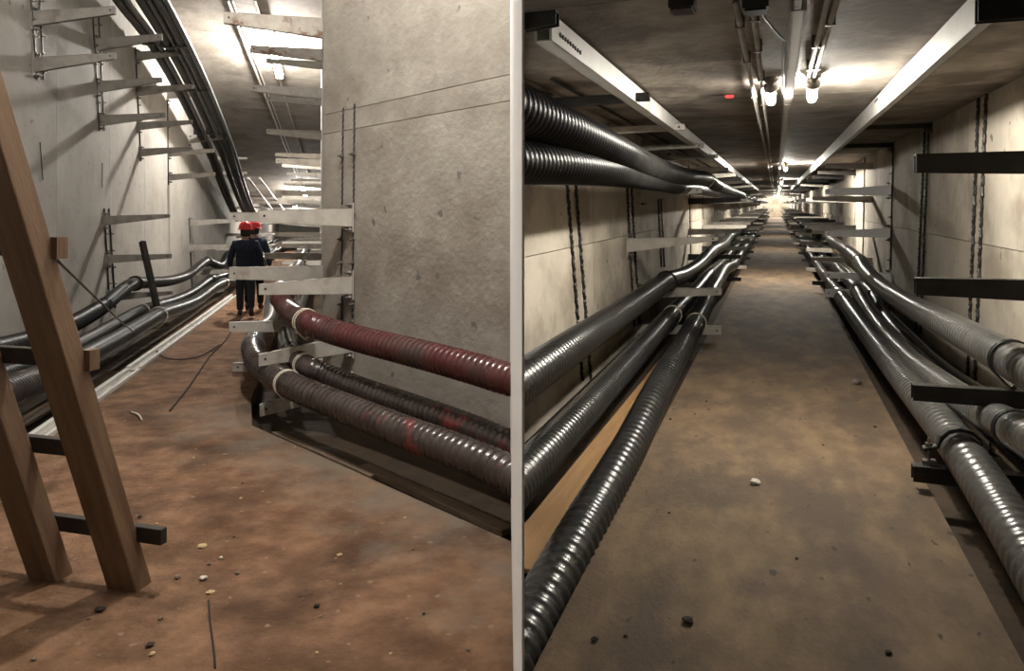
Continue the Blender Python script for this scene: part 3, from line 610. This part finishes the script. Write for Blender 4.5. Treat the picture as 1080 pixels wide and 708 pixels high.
for t in (39, 50): tube_lamp((-1.2, t, 2.65), (-1.2, t + 1.2, 2.65), 'lamp deep in the low far end of the left tunnel', P_FARL, grp='deep lamps of the left tunnel', n=V((0, 0, -1)), rad=.04)
lx = L.inv((-1.25, 4.1, 5.4))
tube_lamp((lx.x, lx.y - .6, 5.4), (lx.x, lx.y + .6, 5.4), 'tube lamp above the near end of the left tunnel, over the picture', P_NEAR, n=V((0, 0, -1)), lightr=.08)
for (a, b), r, lab in ((((240, 0), (313, 187)), .03, 'left conduit running down the sloping ceiling past the lamp'), (((269, 0), (326, 187)), .025, 'right conduit running down the sloping ceiling past the lamp'), (((245, 0), (316, 187)), .02, 'thin conduit beside the left ceiling conduit')):
    p, q = slope_at(*a, .05), slope_at(*b, .05)
    o = MB().cyl((0, 0, 0), q - p, r, 8).build('conduit', 'grey_tray'); o.matrix_world = FM(L, p); tag(o, lab, 'conduit')

# ------------------------------------------------------------------ right tunnel ceiling: trays, conduits, lamps
def tray(u0, u1, h0, h1, t0, t1, mat, label, seg=3.0, lip=.012):
    o = empty('cable_tray', FM(R, ((u0 + u1) / 2, t0, h0)), label, 'cable tray'); w = (u1 - u0) / 2
    t = t0; first = None
    while t < t1:
        e = min(t + seg - .01, t1)
        m = MB().box((-w, t - t0, 0), (w, e - t0, .006)).box((-w, t - t0, 0), (-w + lip, e - t0, h1 - h0)).box((w - lip, t - t0, 0), (w, e - t0, h1 - h0))
        m.build('tray_length', mat, o); t += seg if t < 30 else seg * 5
        if t >= 30: seg = 15
    return o
t1 = tray(-1.0, -.92, 2.32, 2.44, 3.2, 96, 'white_tray', 'white metal cable tray along the left ceiling of the right tunnel')
for k in range(9):
    p = R.at(591 + k * 2.6, 37 + k * 2.3, u=-.919)
    MB().cyl((.04, p.y - 3.2, p.z - 2.32), (.0465, p.y - 3.2, p.z - 2.32), .011, 8).build('hole', 'dark_steel', t1)
t2 = tray(.755, .80, 2.30, 2.44, 3.2, 96, 'white_tray', 'white metal cable tray along the right ceiling of the right tunnel')
for px, py in ((926, 98), (924, 106)):
    p = R.at(px, py, u=.754); MB().box((-.0245, p.y - 3.2 - .1, p.z - 2.30 - .008), (-.02, p.y - 3.2 + .1, p.z - 2.30 + .008)).build('slot', 'dark_steel', t2)
tray(.055, .115, 2.355, 2.43, 3.2, 96, 'grey_tray', 'grey metal tray down the middle of the tunnel ceiling')
def conduit(u, h, t0, t1, r, label, mat='galvanised', clips=()):
    o = empty('conduit', FM(R, (u, t0, h)), label, 'conduit')
    MB().cyl((0, 0, 0), (0, t1 - t0, 0), r, 8).build('tube', mat, o, None, True)
    for c in clips: MB().box((-.022, c - t0 - .012, -.016), (.022, c - t0 + .012, .05)).build('clip', 'bolt_steel', o)
conduit(-.152, 2.41, 3.2, 40, .014, 'thin conduit on the tunnel ceiling, leftmost', clips=(3.6, 4.5, 6, 8))
conduit(-.088, 2.41, 3.3, 40, .013, 'thin conduit on the tunnel ceiling left of the middle tray', clips=(3.5, 4.2, 5.2, 6.5))
conduit(.197, 2.41, 3.2, 5.2, .013, 'left conduit of the pair feeding the near bulb', clips=(4.2, 4.9))
conduit(.232, 2.41, 3.2, 5.2, .013, 'right conduit of the pair feeding the near bulb', clips=(3.7, 4.9))
conduit(-1.40, 2.44, ta + .05, 60, .012, 'black cable along the left ceiling joint', mat='cable_black')
def bulb(u, t, label, watts, group=None):
    o = empty('bulb_lamp', FM(R, (u, t, RC)), label, 'lamp', group)
    MB().lathe([(.055, 0), (.055, -.02), (.03, -.035), (.022, -.055)], 12).build('socket', 'bolt_steel', o)
    A = Matrix.Translation((0, .02, -.055)) @ Matrix.Rotation(math.radians(62), 4, 'X')
    MB().lathe([(.02, .03), (.034, .02), (.050, .0), (.052, -.012), (.046, -.006), (.018, .008)], 16).build('shade', 'bolt_steel', o, A, True)  # collar shaped to keep bulb light off the near floor
    mn = 'lamp_bulb_%d' % round(watts)
    if mn not in MATS: mk(mn, (1, 1, 1), emit=((1, .945, .84), watts / .095))
    MB().lathe([(.012, -.20), (.026, -.19), (.032, -.16), (.030, -.06), (.022, -.02), (.018, 0)], 12).build('bulb', mn, o, A, True)
bulb(.235, 5.45, 'glaring bulb hanging from the tunnel ceiling right of the middle tray', P_R1)
bulb(-.03, 5.5, 'glaring bulb left of the middle tray, between it and the conduits', P_R1 * .2)
for k, t in enumerate((17, 28, 39, 51, 63, 75, 87, 95)):
    bulb(.2, t, ['second glaring bulb down the right tunnel ceiling', 'third bulb down the right tunnel ceiling'][k] if k < 2 else 'one of the distant bulbs at the bright end of the tunnel', P_RFAR * (1.3, .7, .7, .7, .8, 2, 3, 4)[k], None if k < 2 else 'distant tunnel bulbs')
for u, px, py, lab in ((-.41, 720, 5, 'dark junction box hanging under the tunnel ceiling, left'), (-.09, 797, 6, 'dark junction box by the ceiling conduits')):
    p = R.at(px, py, h=2.40); o = empty('junction_box', FM(R, p), lab, 'junction box')
    MB().box((-.05, -.06, -.02), (.05, .06, .06)).build('body', 'dark_steel', o); MB().box((-.04, -.05, -.03), (.04, .05, -.02)).build('cover', 'dark_steel', o)
p = R.at(765, 102, h=2.43); o = empty('marker_light', FM(R, p), 'tiny red plastic marker on the tunnel ceiling', 'marker')
MB().cyl((-.0, 0, 0), (.06, 0, 0), .014, 8).build('cap', 'red_plastic', o); MB().cyl((-.13, 0, .015), (0, 0, 0), .004, 6).build('wire', 'cable_black', o)
pts = [R.at(802, 12, h=2.40), R.at(815, 30, h=2.41), R.at(827, 42, h=2.41), R.at(826, 60, h=2.40), R.at(825, 110, h=2.38)]
o = MB().tube([p - pts[0] for p in pts], .006, 6).build('wire', 'cable_black'); o.matrix_world = FM(R, pts[0]); tag(o, 'thin black wire sagging from the junction box to the middle tray', 'wire')

# ------------------------------------------------------------------ things on the floors
# white steel channel lengths on the left floor
def channel(a, b, w, mat, label):
    a, b = L.inv(floorpt(*a)), L.inv(floorpt(*b)); d = b - a; ln = d.length; y = d.normalized(); x = y.cross(V((0, 0, 1)))
    A = Matrix((x, y, V((0, 0, 1)))).transposed().to_4x4(); o = empty('steel_channel', FM(L, a) @ A, label, 'channel')
    MB().box((-w, 0, 0), (w, ln, .008)).build('web', 'grey_tray', o)
    MB().box((-w, 0, .008), (-w + .045, ln, .05)).build('flange', mat, o); MB().box((w - .03, 0, .008), (w, ln, .04)).build('flange', mat, o)
channel((24, 476), (140, 393), .075, 'white_tray', 'nearest length of white steel channel on the left floor by the ladder')
channel((141, 391), (204, 345), .075, 'white_tray', 'middle length of white steel channel on the left floor')
channel((205, 344.5), (247, 312.5), .075, 'white_tray', 'far length of white steel channel ending by the workers')
# floor cable
def floor_line(fr, pxs, r, mat, name, label, cat, h=.012, n=6):
    P = [fr.inv(floorpt(*p)) if fr is L else fr.at(*p, h=0) for p in pxs]; o0 = P[0].copy()
    q = catmull([p - o0 + V((0, 0, h)) for p in P], .05)
    o = MB().tube(q, r, n).build(name, mat, None, None, True); o.matrix_world = FM(fr, o0); return tag(o, label, cat)
floor_line(L, [(262, 326), (246, 347), (236, 362), (222, 376), (200, 408), (178, 436)], .008, 'dark_dirt', 'floor_cable', 'thin black cable trailing over the brown floor from the workers', 'cable')
floor_line(L, [(232, 365), (212, 377), (190, 381), (172, 378), (161, 366)], .008, 'dark_dirt', 'floor_cable', 'black cable loop curving toward the white channel', 'cable', h=.02)
# ladder of squared timber with black rungs
def lad(px, py, d): r = ray(px, py); return V((0, 0, EYE)) + r * d
b1, tp1 = lad(140, 622, 1), None
base1, base2 = floorpt(137, 618), floorpt(54, 608)
top1 = lad(-12, 130, 2.78); ax = (top1 - base1).normalized(); top1 = base1 + ax * 2.7; top2 = base2 + ax * 2.7
o = empty('wooden_ladder', Matrix.Translation(base1), 'leaning ladder of squared brown timber with black rungs at far left', 'ladder')
def beam(a, b, w, d, name, mat):
    z = (b - a).normalized(); x = (V((1, .0, 0)) - z * z.x).normalized(); x = (x + V((0, -.2, 0))).normalized(); x = (x - z * x.dot(z)).normalized(); y = z.cross(x)
    A = Matrix((x, y, z)).transposed().to_4x4(); ln = (b - a).length
    ob = MB().box((-w / 2, -d / 2, -.03), (w / 2, d / 2, ln)).build(name, mat, o, Matrix.Translation(a - base1) @ A); bevel(ob, .006); return x, y
xx, yy = beam(base1, top1, .145, .10, 'side_rail', 'wood'); beam(base2, top2, .145, .10, 'side_rail', 'wood')
def at_row(a, b, row):
    for k in range(400):
        p = a.lerp(b, k / 400)
        if HY - FPX * (p.z - EYE) / p.y < row: return p
    return b
for row, e0, e1 in ((571, .22, .20), (486, .20, -.02), (386, .6, .09), (268, .8, .09)):
    p = at_row(base1, top1, row) + yy * .065; q = at_row(base2, top2, row + 1) + yy * .065
    q = V((q.x, q.y, p.z + .01)); d = (q - p).normalized(); a, b = p - d * e1, q + d * e0
    u = V((0, 0, 1)); w_ = d.cross(u); ln = (b - a).length
    A = Matrix((d, w_, u)).transposed().to_4x4()
    ob = MB().box((0, -.02, -.035), (ln, .02, .035)).build('rung', 'rung_black', o, Matrix.Translation(a - base1) @ A); bevel(ob, .004)
    if row in (386, 268):
        MB().box((-.01, -.027, -.042), (.03, .027, .042)).build('rung_end', 'wood', o, Matrix.Translation(a - base1) @ A)
# steel bar leaning on the left wall, rope from the ladder to the pipes
a = L.at(168, 335, u=-2.25); b = L.at(150, 255, u=-2.45); b.y = a.y + .5; b = L.at(150, 255, t=a.y + .4)
o = MB().tube([(0, 0, 0), b - a], .05, 4).build('steel_bar', 'rung_black'); o.matrix_world = FM(L, a); tag(o, 'dark rusty steel bar leaning upright between the left pipes', 'steel bar')
pa = at_row(base1, top1, 272) + V((.1, .05, 0)); pb = L.w(L.at(143, 352, u=-2.16)); pm = (pa + pb) / 2 - V((0, 0, .03))
pa = lad(60, 274, 3.05)
o = MB().tube(catmull([V((0, 0, 0)), pm - pa, pb - pa], .1), .007, 6).build('rope', 'cable_black', None, None, True); o.matrix_world = Matrix.Translation(pa); tag(o, 'thin dark rope slanting from the ladder down to the pipes', 'rope')
# planks
def plank(fr, a, b, w, th, mat, label, z=0.0):
    a, b = V(a), V(b); d = b - a; y = d.normalized(); x = y.cross(V((0, 0, 1))); A = Matrix((x, y, V((0, 0, 1)))).transposed().to_4x4()
    ob = MB().box((-w / 2, 0, z), (w / 2, d.length, z + th)).build('plank', mat); ob.matrix_world = FM(fr, a) @ A; bevel(ob, .004); return tag(ob, label, 'plank')
pk = plank(R, (-1.08, R.at(548, 600, h=0).y, 0), (-1.0, 8.6, 0), .24, .025, 'plank', 'long orange brown board lying between the left hand pipes', z=-.02)
mi = pk.matrix_world.inverted(); bisect(pk.data, mi @ PR_co, (mi.to_3x3() @ PR_no).normalized())
a = W.at(383, 480, h=0); b = W.at(536, 545, h=0); plank(W, a, b, .10, .035, 'old_plank', 'dirty board lying on the floor under the brown pipes', z=-.10)
a = W.at(290, 446, h=0); b = W.at(395, 490, h=0); plank(W, a, b, .06, .03, 'old_plank', 'short dark batten on the floor below the lowest arm', z=-.10)
a = L.at(0, 447, h=0); b = L.at(120, 385, h=0); plank(L, a, b, .16, .03, 'old_plank', 'dark board on the floor between the channel and left pipes', z=-.10)
# small rubbish
def scrap(fr, px, py, size, mat, label, cat, flat=.25, seed=0):
    rnd = random.Random(seed); c = fr.inv(floorpt(px, py)) if fr is L else fr.at(px, py, h=0)
    bm = bmesh.new(); bmesh.ops.create_icosphere(bm, subdivisions=2, radius=size)
    for v in bm.verts: v.co *= .7 + .6 * rnd.random(); v.co.z *= flat
    zz = min(v.co.z for v in bm.verts)
    for v in bm.verts: v.co.z -= zz
    me = bpy.data.meshes.new(cat); bm.to_mesh(me); bm.free(); me.materials.append(MATS[mat])
    ob = link('scrap', me); ob.matrix_world = FM(fr, c); return tag(ob, label, cat)
scrap(R, 796, 511, .028, 'paper', 'crumpled white paper on the tunnel walkway', 'paper scrap', .5, 1)
scrap(R, 725, 657, .022, 'dark_dirt', 'black clod on the walkway near the bottom edge', 'clod', .4, 2)
for k, (x, y, s) in enumerate(((627, 676, .013), (707, 443, .012), (660, 672, .008), (745, 424, .01), (923, 451, .012), (706, 542, .008), (937, 690, .012), (840, 590, .008), (868, 470, .008))):
    scrap(R, x, y, s, 'dark_dirt', 'tiny dark crumb on the tan walkway', 'crumb', .5, 10 + k)['group'] = 'crumbs on the walkway'
scrap(L, 222, 626, .017, 'scrap_yellow', 'small yellow paper scrap on the brown floor', 'paper scrap', .3, 3)
scrap(L, 214, 612, .016, 'paper', 'crumpled grey foil beside the yellow scrap', 'foil scrap', .6, 4)
scrap(L, 213, 577, .022, 'scrap_yellow', 'pale wood chip on the brown floor above the yellow scrap', 'wood chip', .25, 5)
scrap(L, 233, 590, .010, 'paper', 'tiny pale pebble right of the wood chip', 'pebble', .6, 6)
scrap(L, 358, 586, .014, 'scrap_yellow', 'small wood sliver on the floor right of centre', 'wood chip', .3, 7)
scrap(L, 105, 645, .02, 'dark_dirt', 'dark clod on the floor below the ladder foot', 'clod', .4, 8)
scrap(L, 158, 682, .016, 'dark_dirt', 'dark clod near the bottom edge left of the floor crack', 'clod', .4, 9)
floor_line(L, [(138, 436), (146, 439), (150, 445)], .008, 'paper', 'twig', 'pale twig on the floor beside the ladder', 'twig')
floor_line(L, [(220, 634), (222, 660), (226, 690), (227, 712)], .004, 'dark_dirt', 'crackline', 'thin dark cord lying on the floor at the bottom', 'crackline', h=.003)  # thin raised tube standing for a crack in the floor
scrap(R, 905, 405, .04, 'bolt_steel', 'crumpled clear wrapper beside the right hand pipes', 'wrapper', .5, 21)
rr = random.Random(5)
for k in range(34):
    x = rr.uniform(10, 530); y = rr.uniform(470, 700)
    if x > 330 and y < 490 + (x - 330) * .4: continue
    ob = scrap(L, x, y, rr.uniform(.006, .014), rr.choice(('dark_dirt', 'scrap_yellow', 'old_plank', 'old_plank')), 'tiny crumb of rubble strewn on the brown floor', 'crumb', .5, 100 + k); ob['group'] = 'crumbs on the brown floor'

# ------------------------------------------------------------------ the two workers walking away
def skinned(name, mat, parent, chains, sub=2):
    """chains: list of lists of (x,y,z,rx,ry); points equal in position are welded; first point is the root"""
    idx = {}; vs_, es, rs = [], [], []
    for ch in chains:
        prev = None
        for x, y, z, rx, ry in ch:
            k = (round(x, 4), round(y, 4), round(z, 4))
            if k not in idx: idx[k] = len(vs_); vs_.append((x, y, z)); rs.append((rx, ry))
            if prev is not None: es.append((prev, idx[k]))
            prev = idx[k]
    bm = bmesh.new(); sl = bm.verts.layers.skin.verify()
    bv = [bm.verts.new(v) for v in vs_]
    for i, v in enumerate(bv): v[sl].radius = rs[i]; v[sl].use_root = (i == 0)
    for a, b in es: bm.edges.new((bv[a], bv[b]))
    me = bpy.data.meshes.new(name); bm.to_mesh(me); bm.free(); me.materials.append(MATS[mat])
    ob = link(name, me, parent); sm = ob.modifiers.new('skin', 'SKIN'); sm.use_smooth_shade = True
    ss = ob.modifiers.new('subsurf', 'SUBSURF'); ss.levels = sub; ss.render_levels = sub
    return ob
def person(px, py, label, yaw=0, flip=1, sc_=.945):
    p = L.inv(floorpt(px, py))
    o = empty('person', FM(L, p) @ Matrix.Rotation(yaw, 4, 'Z') @ Matrix.Scale(sc_, 4), label, 'person')
    f = flip
    arms, legs, fing = [], [], []
    for s in (-1, 1):
        fw = .10 * s * f                                        # arm swing
        sh, el, wr, hd = (s * .19, 0, 1.41), (s * .275, -.02 + fw * .2, 1.14), (s * .285, .07 + fw * .6, .91), (s * .28, .085 + fw * .7, .845)
        arms.append((sh, el, wr, hd))
        fing.append([(hd[0] + s * .0 + (j - 1.5) * .005 * s, hd[1] + (j - 1.5) * .019, hd[2] - .035) for j in range(4)])
        st = .16 * s * f                                        # stride
        hp, kn, an = (s * .095, 0, .93), (s * .105, .02 + st * .45, .51), (s * .105, st, .09 + (.06 if st < 0 else 0))
        legs.append((hp, kn, an, (s * .115, st + .15, .04 if st >= 0 else .05)))
    ch = [[(0, 0, .97, .14, .1), (0, .0, 1.2, .13, .1), (0, 0, 1.38, .15, .1), (0, .01, 1.5, .055, .055), (0, .015, 1.56, .06, .065), (0, .025, 1.62, .078, .09), (0, .025, 1.68, .078, .095), (0, .02, 1.73, .05, .06)],
          [(0, .025, 1.62, .078, .09), (0, .125, 1.61, .012, .014)]]
    for (sh, el, wr, hd), fg in zip(arms, fing):
        s = 1 if sh[0] > 0 else -1
        ch.append([(0, 0, 1.38, .15, .1), (*sh, .06, .06), (*el, .042, .042), (*wr, .028, .03), (*hd, .022, .042)])
        for j, q in enumerate(fg): ch.append([(*hd, .022, .042), (*q, .009, .009), (q[0] - s * .006, q[1] + .004, q[2] - (.034, .042, .04, .03)[j], .0075, .0075)])
        ch.append([(*hd, .022, .042), (hd[0] - s * .012, hd[1] + .05, hd[2] - .005, .010, .010), (hd[0] - s * .014, hd[1] + .062, hd[2] - .04, .008, .008)])
        ch.append([(0, .025, 1.62, .078, .09), (s * .088, .01, 1.615, .012, .022)])
    for hp, kn, an, to in legs: ch.append([(0, 0, .97, .14, .1), (*hp, .085, .085), (*kn, .055, .055), (*an, .036, .04), (*to, .035, .025)])
    skinned('body', 'skin', o, ch, 1)
    jc = [[(0, 0, .86, .185, .135), (0, 0, 1.0, .185, .135), (0, -.01, 1.2, .19, .14), (0, -.01, 1.36, .19, .13), (0, 0, 1.46, .11, .09), (0, .005, 1.51, .068, .068)]]
    for sh, el, wr, hd in arms: jc.append([(0, -.01, 1.36, .19, .13), (*sh, .085, .085), (*el, .066, .066), (wr[0], wr[1], wr[2] + .03, .048, .05), (wr[0], wr[1], wr[2] + .0, .046, .048)])
    skinned('jacket', 'navy', o, jc)
    tr = [[(0, 0, .95, .15, .11), (0, 0, .9, .15, .11)]]
    for hp, kn, an, to in legs: tr.append([(0, 0, .9, .15, .11), (hp[0], hp[1], .84, .10, .11), (*kn, .078, .08), (an[0], an[1], an[2] + .1, .068, .07), (an[0], an[1], an[2] + .03, .066, .066)])
    skinned('trousers', 'trouser', o, tr)
    for hp, kn, an, to in legs:
        skinned('boot', 'boot', o, [[(an[0], an[1] - .03, an[2] + .06, .05, .05), (an[0], an[1] - .02, max(.05, an[2] - .03), .05, .055), (to[0], to[1] - .06, .052 if an[1] > 0 else .06, .05, .045), (to[0], to[1] + .01, .045, .042, .035)]])
    MB().lathe([(.085, 1.55), (.094, 1.6), (.097, 1.66), (.08, 1.72), (.03, 1.75)], 14, (0, .01, 0)).build('hair', 'hair', o, None, True)
    hm = MB().lathe([(.155, 1.675), (.158, 1.685), (.128, 1.692), (.127, 1.73), (.113, 1.78), (.078, 1.82), (.03, 1.837), (.004, 1.84)], 20, (0, .02, 0)).build('helmet', 'helmet_red', o, None, True)
    MB().tube([(0, -.10, 1.73), (0, -.075, 1.80), (0, 0, 1.848), (0, .08, 1.83), (0, .135, 1.76)], .02, 8).build('ridge', 'helmet_red', hm, None, True)
    return o
person(259, 335, 'worker in navy jacket and red helmet walking away, nearer of the two', yaw=.05, flip=-1, sc_=.93)
person(268, 328, 'second worker with red helmet, almost hidden behind the first', yaw=-.05, flip=1, sc_=.945)
